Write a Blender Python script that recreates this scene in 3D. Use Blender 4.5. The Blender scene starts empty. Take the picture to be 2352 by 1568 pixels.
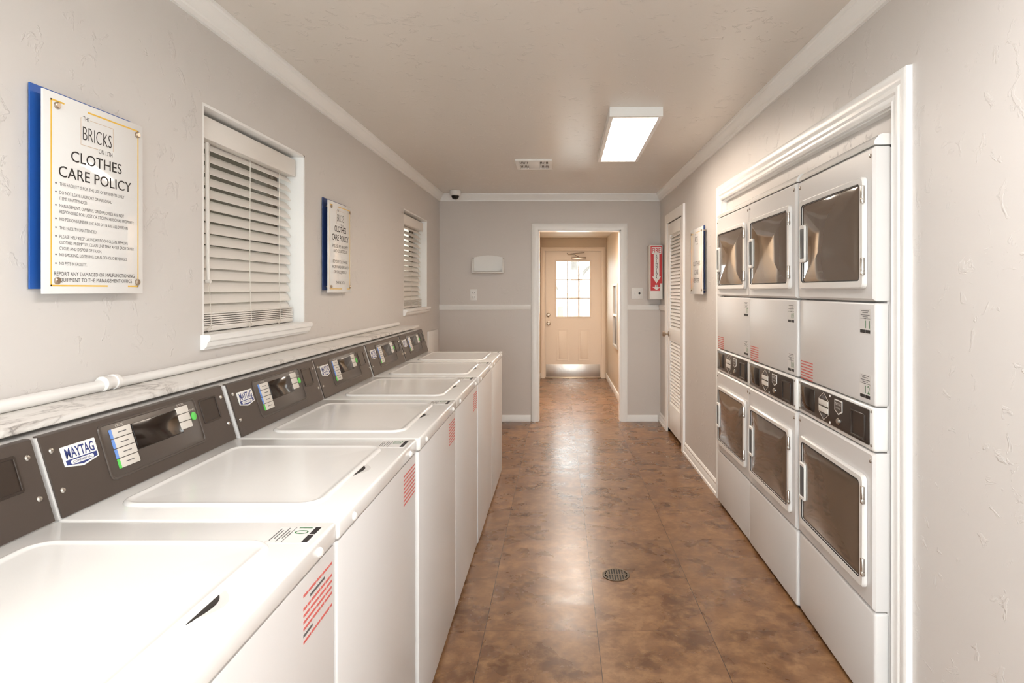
import bpy, bmesh, math, random
from mathutils import Matrix, Vector
random.seed(7)
C = bpy.context.scene.collection
PI = math.pi

# ------------------------------------------------------------------ camera, world, lights, exposure
F_PX = 1420.0; CAM_H = 1.385
cam_d = bpy.data.cameras.new('camera'); cam = bpy.data.objects.new('camera', cam_d); C.objects.link(cam)
cam_d.sensor_width = 36.0; cam_d.sensor_fit = 'HORIZONTAL'; cam_d.lens = 36.0 * F_PX / 2352.0
cam_d.shift_x = (1176 - 1283) / 2352.0; cam_d.shift_y = (666 - 784) / 2352.0
cam_d.clip_start = 0.02; cam_d.clip_end = 200
cam.location = (0, 0, CAM_H); cam.rotation_euler = (PI / 2, 0, 0)
bpy.context.scene.camera = cam

world = bpy.data.worlds.new('world'); bpy.context.scene.world = world; world.use_nodes = True
bg = world.node_tree.nodes['Background']; bg.inputs[0].default_value = (0.93, 0.97, 1.0, 1); bg.inputs[1].default_value = 5.6

vs = bpy.context.scene.view_settings
vs.view_transform = 'Standard'; vs.look = 'None'; vs.gamma = 1.0; vs.use_curve_mapping = False
vs.exposure = 1.10

LAMP_FAR = ((1.0, 0.86, 0.72), 11.5)      # the fixture in view
LAMP_NEAR = ((1.0, 0.985, 0.975), 18.5)    # its twin over the camera end of the room
LAMP_HALL = ((1.0, 0.87, 0.74), 26.0)

# ------------------------------------------------------------------ materials
def lin(c):
    return tuple(((v / 255) / 12.92 if v / 255 <= 0.04045 else ((v / 255 + 0.055) / 1.055) ** 2.4) for v in c)

class NT:
    def __init__(s, name):
        s.m = bpy.data.materials.new(name); s.m.use_nodes = True
        s.t = s.m.node_tree; s.b = s.t.nodes['Principled BSDF']; s.out = s.t.nodes['Material Output']
    def n(s, typ, **kw):
        nd = s.t.nodes.new(typ)
        for k, v in kw.items():
            if k.startswith('i_'):
                key = k[2:]; key = int(key) if key.isdigit() else key.replace('_', ' ')
                nd.inputs[key].default_value = v
            else: setattr(nd, k, v)
        return nd
    def l(s, a, b): s.t.links.new(a, b)
    def math(s, op, a, b=None, c=None):
        nd = s.n('ShaderNodeMath', operation=op)
        for i, x in enumerate((a, b, c)):
            if x is None: continue
            if isinstance(x, (int, float)): nd.inputs[i].default_value = x
            else: s.l(x, nd.inputs[i])
        return nd.outputs[0]
    def mix(s, fac, a, b):
        nd = s.n('ShaderNodeMix', data_type='RGBA')
        for i, x in ((0, fac), (6, a), (7, b)):
            if isinstance(x, (int, float)): nd.inputs[i].default_value = x
            elif isinstance(x, tuple): nd.inputs[i].default_value = (*x, 1) if len(x) == 3 else x
            else: s.l(x, nd.inputs[i])
        return nd.outputs[2]
    def ramp(s, f, stops):
        nd = s.n('ShaderNodeValToRGB'); e = nd.color_ramp.elements
        while len(e) < len(stops): e.new(0.5)
        for i, (p, c) in enumerate(stops):
            e[i].position = p; e[i].color = (*c, 1)
        s.l(f, nd.inputs[0]); return nd.outputs[0]
    def noise(s, vec, scale, detail=4, rough=0.5, dist=0.0):
        nd = s.n('ShaderNodeTexNoise'); nd.inputs['Scale'].default_value = scale; nd.inputs['Detail'].default_value = detail
        nd.inputs['Roughness'].default_value = rough; nd.inputs['Distortion'].default_value = dist
        if vec is not None: s.l(vec, nd.inputs['Vector'])
        return nd.outputs[0]
    def pos(s): return s.n('ShaderNodeNewGeometry').outputs['Position']
    def bump(s, h, strength, dist=0.002):
        nd = s.n('ShaderNodeBump'); nd.inputs['Strength'].default_value = strength; nd.inputs['Distance'].default_value = dist
        s.l(h, nd.inputs['Height']); s.l(nd.outputs[0], s.b.inputs['Normal'])

def pbr(name, col, rough=0.5, metal=0.0, ior=None, bump=None, vary=0.0, coat=0.0):
    m = NT(name); m.b.inputs['Roughness'].default_value = rough; m.b.inputs['Metallic'].default_value = metal
    if ior: m.b.inputs['IOR'].default_value = ior
    if coat: m.b.inputs['Coat Weight'].default_value = coat; m.b.inputs['Coat Roughness'].default_value = 0.08
    c = lin(col)
    m.b.inputs['Base Color'].default_value = (*c, 1)
    if vary:
        f = m.noise(m.pos(), 3.0, 3)
        m.l(m.mix(f, tuple(x * (1 - vary) for x in c), tuple(min(1, x * (1 + vary)) for x in c)), m.b.inputs['Base Color'])
    if bump:
        sc, st, ds = bump; m.bump(m.noise(m.pos(), sc, 3), st, ds)
    return m.m

def wall_mat(name, col, rough, st, scale=9.0):
    m = NT(name); c = lin(col); p = m.pos()
    f = m.noise(p, 1.3, 2)
    m.l(m.mix(f, tuple(x * 0.975 for x in c), tuple(x * 1.025 for x in c)), m.b.inputs['Base Color'])
    m.b.inputs['Roughness'].default_value = rough
    n = m.noise(p, scale, 5, 0.6, 0.6)
    knock = m.n('ShaderNodeMapRange', i_1=0.60, i_2=0.66); m.l(n, knock.inputs[0])
    fine = m.noise(p, 60, 2)
    h = m.math('ADD', knock.outputs[0], m.math('MULTIPLY', fine, 0.12))
    m.bump(h, st, 0.003)
    return m.m

def floor_mat():
    m = NT('vinyl_tile'); p = m.pos()
    sx = m.n('ShaderNodeSeparateXYZ'); m.l(p, sx.inputs[0])
    tx = m.math('DIVIDE', m.math('ADD', sx.outputs[0], 0.30 + 0.457 * 20), 0.457)
    ty = m.math('DIVIDE', m.math('ADD', sx.outputs[1], 0.457 * 20 - 2.515 + 0.457 * 6), 0.457)
    ix = m.math('FLOOR', tx); iy = m.math('FLOOR', ty)
    comb = m.n('ShaderNodeCombineXYZ'); m.l(ix, comb.inputs[0]); m.l(iy, comb.inputs[1])
    wn = m.n('ShaderNodeTexWhiteNoise', noise_dimensions='3D'); m.l(comb.outputs[0], wn.inputs['Vector'])
    off = m.n('ShaderNodeVectorMath', operation='MULTIPLY_ADD'); m.l(wn.outputs['Color'], off.inputs[0])
    off.inputs[1].default_value = (7, 7, 7); m.l(p, off.inputs[2])
    v = off.outputs[0]
    big = m.noise(v, 5.5, 5, 0.52, 0.3)
    fine = m.noise(v, 17, 7, 0.60, 0.25)
    vein = m.noise(v, 38, 4, 0.5, 0.3)
    base = m.ramp(big, [(0.32, lin((106, 72, 48))), (0.47, lin((128, 89, 58))), (0.58, lin((146, 104, 68))), (0.72, lin((160, 118, 80)))])
    c2 = m.mix(m.math('MULTIPLY', m.ramp(fine, [(0.44, (0, 0, 0)), (0.72, (1, 1, 1))]), 0.75), base, lin((192, 148, 104)))
    c3 = m.mix(m.math('MULTIPLY', m.ramp(vein, [(0.28, (1, 1, 1)), (0.50, (0, 0, 0))]), 0.42), c2, lin((108, 70, 42)))
    tv = m.math('MULTIPLY_ADD', wn.outputs['Value'], 0.16, 0.66)
    hsv = m.n('ShaderNodeHueSaturation'); m.l(c3, hsv.inputs['Color']); m.l(tv, hsv.inputs['Value'])
    # hairline seams between the tiles
    def seam(t):
        fr = m.math('FRACT', t)
        d = m.math('MINIMUM', fr, m.math('SUBTRACT', 1.0, fr))
        return m.math('LESS_THAN', d, 0.0032)
    s = m.math('MAXIMUM', seam(tx), m.math('MULTIPLY', seam(ty), 0.6))
    m.l(m.mix(m.math('MULTIPLY', s, 0.9), hsv.outputs[0], lin((58, 38, 26))), m.b.inputs['Base Color'])
    rr = m.n('ShaderNodeMapRange', i_1=0.3, i_2=0.7, i_3=0.24, i_4=0.33); m.l(big, rr.inputs[0])
    m.l(rr.outputs[0], m.b.inputs['Roughness']); m.b.inputs['IOR'].default_value = 1.56
    wav = m.noise(p, 2.6, 2)
    m.bump(wav, 0.30, 0.004)
    return m.m

def marble_mat():
    m = NT('marble_film'); p = m.pos()
    n = m.noise(p, 3.2, 9, 0.62, 2.2)
    d = m.math('ABSOLUTE', m.math('SUBTRACT', n, 0.5))
    c = m.ramp(d, [(0.0, lin((120, 112, 108))), (0.012, lin((188, 182, 176))), (0.05, lin((226, 222, 217)))])
    n2 = m.noise(p, 1.4, 4, 0.5, 0.5)
    m.l(m.mix(m.ramp(n2, [(0.42, (0, 0, 0)), (0.6, (1, 1, 1))]), lin((226, 222, 217)), c), m.b.inputs['Base Color'])
    m.b.inputs['Roughness'].default_value = 0.3
    return m.m

def lamp_mat(name, spec):
    m = NT(name); m.b.inputs['Base Color'].default_value = (0.9, 0.9, 0.9, 1)
    m.b.inputs['Emission Color'].default_value = (*spec[0], 1); m.b.inputs['Emission Strength'].default_value = spec[1]
    return m.m

def smoked_mat():
    m = NT('smoked_acrylic'); m.b.inputs['Base Color'].default_value = (*lin((104, 90, 78)), 1)
    m.b.inputs['Roughness'].default_value = 0.06; m.b.inputs['IOR'].default_value = 2.0
    w = m.noise(m.pos(), 2.6, 0.5); m.bump(w, 0.55, 0.04)
    tr = m.n('ShaderNodeBsdfTransparent'); tr.inputs[0].default_value = (0.55, 0.47, 0.40, 1)
    mx = m.n('ShaderNodeMixShader'); mx.inputs[0].default_value = 0.06
    m.l(m.b.outputs[0], mx.inputs[1]); m.l(tr.outputs[0], mx.inputs[2]); m.l(mx.outputs[0], m.out.inputs['Surface'])
    return m.m

def pane_mat(name='clear_glass', tint=(0.95, 0.97, 0.96)):
    m = NT(name)
    gl = m.n('ShaderNodeBsdfGlossy'); gl.inputs['Roughness'].default_value = 0.02
    tr = m.n('ShaderNodeBsdfTransparent'); tr.inputs[0].default_value = (*tint, 1)
    fr = m.n('ShaderNodeLayerWeight'); fac = m.math('MULTIPLY_ADD', m.math('POWER', fr.outputs['Facing'], 5.0), 0.8, 0.04)
    mx = m.n('ShaderNodeMixShader'); m.l(fac, mx.inputs[0]); m.l(tr.outputs[0], mx.inputs[1]); m.l(gl.outputs[0], mx.inputs[2])
    m.l(mx.outputs[0], m.out.inputs['Surface'])
    return m.m

def leaf_mat(): return pbr('leaf_green', (92, 120, 62), 0.6, vary=0.3)

M = {
    'wall': wall_mat('wall_paint', (214, 209, 205), 0.40, 0.42, 17.0),
    'wallback': wall_mat('wall_paint_grey', (211, 203, 197), 0.38, 0.25, 5.0),
    'hall': wall_mat('hall_paint', (205, 186, 162), 0.5, 0.3),
    'ceil': wall_mat('ceiling_paint', (228, 221, 213), 0.27, 0.5, 19.0),
    'floor': floor_mat(), 'marble': marble_mat(),
    'trim': pbr('white_trim', (246, 245, 243), 0.32, bump=(14, 0.05, 0.002)),
    'enamel': pbr('white_enamel', (231, 229, 226), 0.20, coat=0.3),
    'offwhite_shaded': pbr('offwhite_enamel_shaded', (217, 214, 212), 0.34),  # dryers' off-white; on washers the deck's paint with front shade in the colour
    'plastic': pbr('white_plastic', (236, 234, 231), 0.35),
    'console': pbr('dark_console', (70, 60, 54), 0.38, bump=(400, 0.05, 0.0005)),
    'console2': pbr('dark_console_pad', (76, 67, 61), 0.34),
    'panel': pbr('black_brown_panel', (50, 40, 34), 0.28),
    'display': pbr('display_glass', (30, 22, 18), 0.10, ior=1.42),
    'rubber': pbr('black_rubber', (24, 22, 21), 0.6),
    'dark': pbr('dark_gap', (38, 32, 28), 0.7),
    'button': pbr('button_cream', (214, 208, 200), 0.5),
    'ink': pbr('black_ink', (34, 32, 33), 0.5),
    'inkgrey': pbr('grey_ink', (98, 96, 96), 0.5),
    'blueink': pbr('navy_ink', (44, 58, 120), 0.5),
    'bluestrip': pbr('blue_strip', (110, 150, 220), 0.5),
    'green': pbr('start_green', (96, 206, 92), 0.4),
    'greenink': pbr('green_ink', (30, 112, 52), 0.5),
    'redink': pbr('red_ink', (206, 104, 98), 0.5),
    'chrome': pbr('brushed_metal', (200, 196, 190), 0.25, 1.0),
    'steel': pbr('kick_steel', (226, 223, 219), 0.36, 1.0, bump=(16, 0.25, 0.008)),
    'brass': pbr('satin_nickel', (186, 172, 156), 0.3, 1.0),
    'drainmetal': pbr('drain_metal', (104, 93, 80), 0.45, 0.8),
    'blue': pbr('blue_acrylic', (40, 92, 172), 0.28),
    'navy': pbr('blue_acrylic_deep', (34, 64, 122), 0.3),
    'signwhite': pbr('white_acrylic', (236, 235, 233), 0.05),
    'sticker': pbr('sticker_white', (219, 216, 213), 0.4), 'nicheframe': pbr('niche_frame_grey', (176, 170, 162), 0.5),
    'gold': pbr('gold_print', (236, 190, 74), 0.5),
    'peach': pbr('tan_print', (205, 178, 150), 0.5),
    'smoked': smoked_mat(), 'glass': pane_mat(), 'dimpane': pane_mat('dimming_glass', (0.42, 0.40, 0.36)),  # left window panes tinted only to cut the daylight behind the blinds
    'grip': pbr('grey_grip', (84, 88, 92), 0.3),
    'drum': pbr('drum_steel', (120, 112, 104), 0.35, 0.8),
    'red': pbr('sign_red', (200, 34, 38), 0.35),
    'cabgrey': pbr('cabinet_grey', (206, 203, 200), 0.4),
    'blind': pbr('blind_white', (234, 229, 223), 0.4),
    'cord': pbr('cord_white', (226, 220, 212), 0.8),
    'doorpaint': pbr('door_cream', (236, 220, 202), 0.36),
    'sash': pbr('sash_bronze', (120, 108, 96), 0.5),
    'nichegrey': pbr('niche_grey', (112, 108, 104), 0.5),
    'lampfar': lamp_mat('lamp_far', LAMP_FAR), 'lampnear': lamp_mat('lamp_near', LAMP_NEAR), 'lamphall': lamp_mat('lamp_hall', LAMP_HALL),
    'bark': pbr('bark', (98, 93, 88), 0.9, bump=(20, 0.6, 0.02)),
    'leaf': leaf_mat(), 'soil': pbr('paving', (214, 211, 206), 0.9, vary=0.15),  # paving lightened to bounce the added daylight onto the ceiling
    'brick': pbr('porch_wall', (58, 54, 47), 0.9, vary=0.2),
    'tan': pbr('tan_board', (132, 92, 44), 0.7),
}

# ------------------------------------------------------------------ mesh builder
def frame(o, u, v, w):
    u, v, w = Vector(u), Vector(v), Vector(w)
    return Matrix(((u.x, v.x, w.x, o[0]), (u.y, v.y, w.y, o[1]), (u.z, v.z, w.z, o[2]), (0, 0, 0, 1)))
def rr_pts(x0, x1, y0, y1, r, n=5):
    r = min(r, (x1 - x0) / 2 - 1e-5, (y1 - y0) / 2 - 1e-5); r = max(r, 1e-5); p = []
    for cx, cy, a in ((x1 - r, y1 - r, 0), (x0 + r, y1 - r, 90), (x0 + r, y0 + r, 180), (x1 - r, y0 + r, 270)):
        for i in range(n + 1):
            t = math.radians(a + 90 * i / n); p.append((cx + r * math.cos(t), cy + r * math.sin(t)))
    return p
I4 = Matrix.Identity(4)
class MB:
    def __init__(s, F=None): s.bm = bmesh.new(); s.F = F or I4
    def add(s, vs_, fs, T=None):
        T = s.F @ (T or I4)
        nv = [s.bm.verts.new(T @ Vector(v)) for v in vs_]
        for f in fs:
            try: s.bm.faces.new([nv[i] for i in f])
            except ValueError: pass
        return s
    def loft(s, rings, cap0=True, cap1=True, T=None, closed=True, wrap=False):
        n = len(rings[0]); vs_ = [v for r in rings for v in r]; fs = []
        m = len(rings)
        for k in range(m if wrap else m - 1):
            a, b = k * n, ((k + 1) % m) * n
            for i in range(n if closed else n - 1):
                j = (i + 1) % n; fs.append((a + i, a + j, b + j, b + i))
        if not wrap:
            if cap0: fs.append(tuple(range(n - 1, -1, -1)))
            if cap1: fs.append(tuple(range((m - 1) * n, m * n)))
        return s.add(vs_, fs, T)
    def box(s, x0, x1, y0, y1, z0, z1, bev=0.0, T=None, seg=2):
        b = bmesh.new(); bmesh.ops.create_cube(b, size=1.0)
        for v in b.verts:
            v.co = Vector((x0 + (v.co.x + .5) * (x1 - x0), y0 + (v.co.y + .5) * (y1 - y0), z0 + (v.co.z + .5) * (z1 - z0)))
        if bev: bmesh.ops.bevel(b, geom=list(b.edges), offset=bev, segments=seg, profile=0.5, affect='EDGES')
        b.verts.index_update()
        s.add([v.co.copy() for v in b.verts], [tuple(v.index for v in f.verts) for f in b.faces], T); b.free(); return s
    def plate(s, x0, x1, y0, y1, z0, z1, r=0.0, bev=0.0, T=None, n=5):
        R = lambda i, z: [(x, y, z) for x, y in rr_pts(x0 + i, x1 - i, y0 + i, y1 - i, max(r - i, 1e-5), n)]
        rings = [R(0, z0)]
        if bev: rings += [R(0, z1 - bev), R(bev * .3, z1 - bev * .3), R(bev, z1)]
        else: rings += [R(0, z1)]
        return s.loft(rings, T=T)
    def ring(s, o, i, z0, z1, ro=0.0, ri=0.0, bev=0.0, T=None, n=5):
        """frame plate: o,i = (x0,x1,y0,y1) outer and inner"""
        def R(q, d, z, r): return [(x, y, z) for x, y in rr_pts(q[0] + d, q[1] - d, q[2] + d, q[3] - d, max(r - d, 1e-5), n)]
        rings = [R(o, 0, z0, ro), R(o, 0, z1 - bev, ro), R(o, bev, z1, ro), R(i, -bev, z1, ri), R(i, 0, z1 - bev, ri), R(i, 0, z0, ri)]
        return s.loft(rings, T=T, wrap=True)
    def poly(s, pts, z0, z1, T=None): return s.loft([[(x, y, z0) for x, y in pts], [(x, y, z1) for x, y in pts]], T=T)
    def cyl(s, c, r, z0, z1, n=24, bev=0.0, T=None, ry=None):
        ry = ry or r
        R = lambda d, z: [(c[0] + (r - d) * math.cos(2 * PI * i / n), c[1] + (ry - d) * math.sin(2 * PI * i / n), z) for i in range(n)]
        rings = [R(0, z0), R(0, z1 - bev), R(bev * .3, z1 - bev * .3), R(bev, z1)] if bev else [R(0, z0), R(0, z1)]
        return s.loft(rings, T=T)
    def lathe(s, prof, n=24, T=None):
        return s.loft([[(max(r, 1e-5) * math.cos(2 * PI * i / n), max(r, 1e-5) * math.sin(2 * PI * i / n), z) for i in range(n)] for r, z in prof], T=T)
    def tube(s, pts, r, n=8, T=None):
        pts = [Vector(p) for p in pts]; rings = []
        rs = r if isinstance(r, (list, tuple)) else [r] * len(pts)
        for k, p in enumerate(pts):
            d = (pts[min(k + 1, len(pts) - 1)] - pts[max(k - 1, 0)]).normalized()
            up = Vector((0, 0, 1)) if abs(d.z) < .9 else Vector((1, 0, 0))
            a = d.cross(up).normalized(); b = d.cross(a)
            rings.append([tuple(p + a * rs[k] * math.cos(2 * PI * i / n) + b * rs[k] * math.sin(2 * PI * i / n)) for i in range(n)])
        return s.loft(rings, T=T)
    def sweep(s, path, prof, T=None, flip=1):
        """U-shaped casing. path: 2-D corners; prof: (outward offset, depth) closed section"""
        def offs(t):
            out = []; P = [Vector(p) for p in path]
            for k in range(len(P)):
                ns = []
                if k > 0: d = (P[k] - P[k - 1]).normalized(); ns.append(Vector((-d.y, d.x)) * flip)
                if k < len(P) - 1: d = (P[k + 1] - P[k]).normalized(); ns.append(Vector((-d.y, d.x)) * flip)
                out.append(P[k] + (ns[0] if len(ns) == 1 else ns[0] + ns[1]) * t)
            return out
        cols = [(offs(t), d) for t, d in prof]
        rings = [[(c[0][k].x, c[0][k].y, c[1]) for c in cols] for k in range(len(path))]
        return s.loft(rings, T=T)
    def text(s, txt, x, y, h, width=None, align='L', z0=0.0, th=0.0004, T=None, bold=0.0, hscale=1.0):
        """h = cap height; x,y = baseline anchor"""
        cu = bpy.data.curves.new('t', 'FONT'); cu.body = txt; cu.size = 1.0; cu.offset = bold; cu.extrude = 0.0; cu.fill_mode = 'FRONT'; cu.resolution_u = 3
        ob = bpy.data.objects.new('t', cu); C.objects.link(ob); bpy.context.view_layer.update()
        me = bpy.data.meshes.new_from_object(ob.evaluated_get(bpy.context.evaluated_depsgraph_get()))
        xs = [v.co.x for v in me.vertices]
        if xs:
            x0_, x1_ = min(xs), max(xs); sy = h / 0.70
            sx = (width / (x1_ - x0_)) if width else sy * hscale
            wd = (x1_ - x0_) * sx
            ox = x - (0 if align == 'L' else wd / 2 if align == 'C' else wd)
            vs_ = [((v.co.x - x0_) * sx + ox, v.co.y * sy + y, z0 + th) for v in me.vertices]
            s.add(vs_, [tuple(p.vertices) for p in me.polygons], T)
        bpy.data.objects.remove(ob); bpy.data.curves.remove(cu); bpy.data.meshes.remove(me)
        return s
    def build(s, name, mat, parent=None, label=None, smooth=True, recalc=True):
        if recalc: bmesh.ops.recalc_face_normals(s.bm, faces=list(s.bm.faces))
        me = bpy.data.meshes.new(name); s.bm.to_mesh(me); s.bm.free()
        me.materials.append(mat if not isinstance(mat, str) else M[mat])
        if smooth and len(me.polygons):
            me.polygons.foreach_set('use_smooth', [True] * len(me.polygons)); me.set_sharp_from_angle(angle=0.55)
        o = bpy.data.objects.new(name, me); C.objects.link(o)
        if parent: o.parent = parent
        if label: o['label'] = label
        return o

def struct(o): o['kind'] = 'structure'; return o
def tag(o, label, cat, group=None):
    o['label'] = label; o['category'] = cat
    if group: o['group'] = group
    return o
def thing(name, label, cat, Mx=I4, group=None):
    o = bpy.data.objects.new(name, None); C.objects.link(o); o.empty_display_size = 0.05; o.matrix_world = Mx
    return tag(o, label, cat, group)
def sempty(name, Mx=I4):
    o = bpy.data.objects.new(name, None); C.objects.link(o); o.empty_display_size = 0.05; o.matrix_world = Mx
    return struct(o)
def copy_tree(o, parent=None):
    c = o.copy(); C.objects.link(c)
    if parent: c.parent = parent
    for ch in list(o.children): copy_tree(ch, c)
    return c

# ------------------------------------------------------------------ room dimensions (x right, y away, z up)
XL, XR, YB, ZC = -1.258, 1.075, 6.53, 2.40
YF = -1.6
DX0, DX1, DZ = -0.216, 0.657, 2.02          # doorway in the back wall
YH, HX0, HX1, HC = 9.736, -0.295, 0.754, 2.20  # little hall beyond
AY0, AY1, AZ, AXB = 1.974, 4.055, 1.975, 1.76  # dryer alcove
LY0, LY1, LZ = 5.345, 6.07, 2.035            # louvred door
WINS = [(2.184, 3.064), (5.018, 5.915)]; WZ0, WZ1 = 1.215, 2.05

# ------------------------------------------------------------------ shell
struct(MB().box(-1.45, 2.3, YF - .15, YH + .15, -0.12, 0).build('floor', 'floor', smooth=False))
struct(MB().box(-1.45, 2.3, YF - .15, YB + .06, ZC, ZC + .12).build('ceiling', 'ceil', smooth=False))
struct(MB().box(HX0 - .1, HX1 + .1, YB + .06, YH + .15, HC, HC + .12).build('ceiling_hall', 'hall', smooth=False))
w = MB(); t0 = XL - .17
ys = [YF, WINS[0][0], WINS[0][1], WINS[1][0], WINS[1][1], YB]
for i in range(5):
    if i % 2 == 0: w.box(t0, XL, ys[i], ys[i + 1], 0, ZC)
    else:
        w.box(t0, XL, ys[i], ys[i + 1], 0, WZ0); w.box(t0, XL, ys[i], ys[i + 1], WZ1, ZC)
struct(w.build('wall_left', 'wall', smooth=False))
w = MB(); t1 = XR + .115
w.box(XR, t1, YF, AY0, 0, ZC); w.box(XR, t1, AY0, AY1, AZ, ZC); w.box(XR, t1, AY1, LY0, 0, ZC)
w.box(XR, t1, LY0, LY1, LZ, ZC); w.box(XR, t1, LY1, YB, 0, ZC)
w.box(t1, AXB + .1, AY0 - .15, AY0 - .05, 0, ZC); w.box(t1, AXB + .1, AY1, AY1 + .1, 0, ZC); w.box(AXB, AXB + .1, AY0 - .06, AY1, 0, ZC); w.box(XR + .026, XR + .06, AY0, AY1, 1.8935, AZ + .02)   # alcove and the filler board above the dryers
w.box(t1, t1 + .03, LY0 - .03, LY1 + .03, 0, LZ + .03)                                                                       # closet dark behind the louvres
struct(w.build('wall_right', 'wall', smooth=False))
w = MB()
w.box(XL - .17, DX0, YB, YB + .12, 0, ZC); w.box(DX1, t1, YB, YB + .12, 0, ZC); w.box(DX0, DX1, YB, YB + .12, DZ, ZC)
struct(w.build('wall_back', 'wallback', smooth=False))
GX0, GX1, GZ = -1.05, .90, 2.15     # unseen glazed entrance, added behind the camera to let in fill daylight
w = MB(); w.box(XL - .17, GX0, YF - .12, YF, 0, ZC); w.box(GX1, t1, YF - .12, YF, 0, ZC); w.box(GX0, GX1, YF - .12, YF, GZ, ZC)
struct(w.build('wall_front', 'wall', smooth=False))
struct(MB().box(HX0 - .1, HX0, YB + .12, YH, 0, HC).build('wall_hall_left', 'hall', smooth=False))
struct(MB().box(HX1, HX1 + .1, YB + .12, YH, 0, HC).build('wall_hall_right', 'hall', smooth=False))
HD0, HD1, HDZ = -0.215, 0.672, 2.0            # opening of the outside door
w = MB(); w.box(HX0 - .1, HD0, YH, YH + .13, 0, HC); w.box(HD1, HX1 + .1, YH, YH + .13, 0, HC); w.box(HD0, HD1, YH, YH + .13, HDZ, HC)
struct(w.build('wall_hall_back', 'hall', smooth=False))

# crown mouldings: section (out from wall, height)
CR = [(0, 2.323), (.012, 2.323), (.014, 2.338), (.020, 2.342), (.024, 2.352), (.034, 2.366), (.040, 2.376), (.042, 2.384), (.050, 2.388), (.052, 2.3995), (0, 2.3995)]
struct(MB().loft([[(XL + p, YF, z) for p, z in CR], [(XL + p, YB - p, z) for p, z in CR]]).build('trim_1', 'trim'))
struct(MB().loft([[(XR - p, YF, z) for p, z in CR], [(XR - p, YB - p, z) for p, z in CR]]).build('trim_2', 'trim'))
struct(MB().loft([[(XL + p, YB - p, z) for p, z in CR], [(XR - p, YB - p, z) for p, z in CR]]).build('trim_3', 'trim'))
# chair rail and baseboards of the back wall
RAIL = [(0, 1.178), (.010, 1.178), (.014, 1.186), (.014, 1.196), (.020, 1.206), (.020, 1.222), (.012, 1.233), (0, 1.233)]
def along_back(x0, x1, prof, name): return struct(MB().loft([[(x0, YB - p, z) for p, z in prof], [(x1, YB - p, z) for p, z in prof]]).build(name, 'trim'))
OC0, OC1 = DX0 - .078, DX1 + .069
along_back(XL, OC0, RAIL, 'trim_4'); along_back(OC1, XR, RAIL, 'trim_5')
BB = [(0, 0), (.014, 0), (.014, .048), (.010, .056), (.006, .066), (0, .068)]
along_back(XL, OC0, BB, 'baseboard_back_left'); along_back(OC1, XR - .03, BB, 'baseboard_back_right')
BR = [(0, 0), (.020, 0), (.020, .018), (.013, .024), (.013, .06), (.009, .068), (.011, .082), (.004, .094), (0, .096)]
def along_right(y0, y1, prof, name, m='trim'): return struct(MB().loft([[(XR - p, y0, z) for p, z in prof], [(XR - p, y1, z) for p, z in prof]]).build(name, m))
along_right(AY1 + .10, LY0 - .10, BR, 'baseboard_right')
along_right(LY1 + .10, YB, BR, 'baseboard_right_corner')
along_right(LY1 + .10, YB - .02, RAIL, 'trim_6')
struct(MB().box(HX1 - .014, HX1, YB + .13, YH - .02, 0, .085, .004).build('baseboard_hall_right', 'trim'))
struct(MB().box(HX0, HX0 + .014, YB + .13, YH - .02, 0, .085, .004).build('baseboard_hall_left', 'trim'))

# casings
FB = frame((0, YB, 0), (1, 0, 0), (0, 0, 1), (0, -1, 0))
FR = lambda y: frame((XR, y, 0), (0, -1, 0), (0, 0, 1), (-1, 0, 0))
FLUTE = [(0, 0), (0, .012), (.008, .017), (.018, .012), (.026, .012), (.034, .018), (.046, .018), (.052, .013), (.066, .020), (.085, .022), (.094, .018), (.096, 0)]
PLAIN = [(0, 0), (0, .012), (.010, .016), (.055, .018), (.069, .012), (.069, 0)]
d = sempty('trim_7')
MB(FB).sweep([(DX0, 0), (DX0, DZ), (DX1, DZ), (DX1, 0)], PLAIN).build('door_casing', 'trim', d)
MB().box(DX0, DX0 + .012, YB - .002, YB + .125, 0, DZ).box(DX1 - .012, DX1, YB - .002, YB + .125, 0, DZ).box(DX0, DX1, YB - .002, YB + .125, DZ - .012, DZ).build('jamb', 'trim', d)
d = sempty('trim_8'); Fa = FR(AY1)
MB(Fa).sweep([(0, 0), (0, AZ), (AY1 - AY0, AZ), (AY1 - AY0, 0)], FLUTE).build('alcove_casing', 'trim', d)
MB().box(XR + .001, t1, AY0 - .001, AY0 + .006, 0, AZ).box(XR + .001, t1, AY1 - .006, AY1 + .001, 0, AZ).box(XR + .001, t1, AY0, AY1, AZ - .006, AZ + .001).build('jamb', 'trim', d)

# louvred door on the right wall
d = sempty('door_1', FR(LY1)); lw = LY1 - LY0
MB().sweep([(0, 0), (0, LZ), (lw, LZ), (lw, 0)], [(0, -.05), (0, .012), (.01, .017), (.05, .02), (.075, .02), (.088, .016), (.09, 0), (.004, 0), (.004, -.05)]).build('door_casing', 'trim', d)
b = MB(); D0, D1 = -.012, .022 - .012
s_ = .012
b.box(s_, s_ + .10, .045, LZ - .008, D0 - .02, .004, .003); b.box(lw - s_ - .10, lw - s_, .045, LZ - .008, D0 - .02, .004, .003)
rails = [(.045, .30), (.90, 1.02), (LZ - .12, LZ - .008)]
for z0, z1 in rails: b.box(s_ + .10, lw - s_ - .10, z0, z1, D0 - .02, .004, .003)
b.build('door_slab', 'trim', d)
for z0, z1, nm in ((.30, .90, 'louver_panel'), (1.02, LZ - .12, 'louver_panel')):
    b = MB(); n = int((z1 - z0) / .031)
    for k in range(n):
        zc = z0 + (k + .5) * (z1 - z0) / n
        T = Matrix.Translation((0, zc, -.012)) @ Matrix.Rotation(math.radians(-30), 4, 'X')
        b.box(s_ + .098, lw - s_ - .098, -.0195, .0195, -.003, .003, 0, T=T)
    b.build(nm, 'trim', d)
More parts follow.
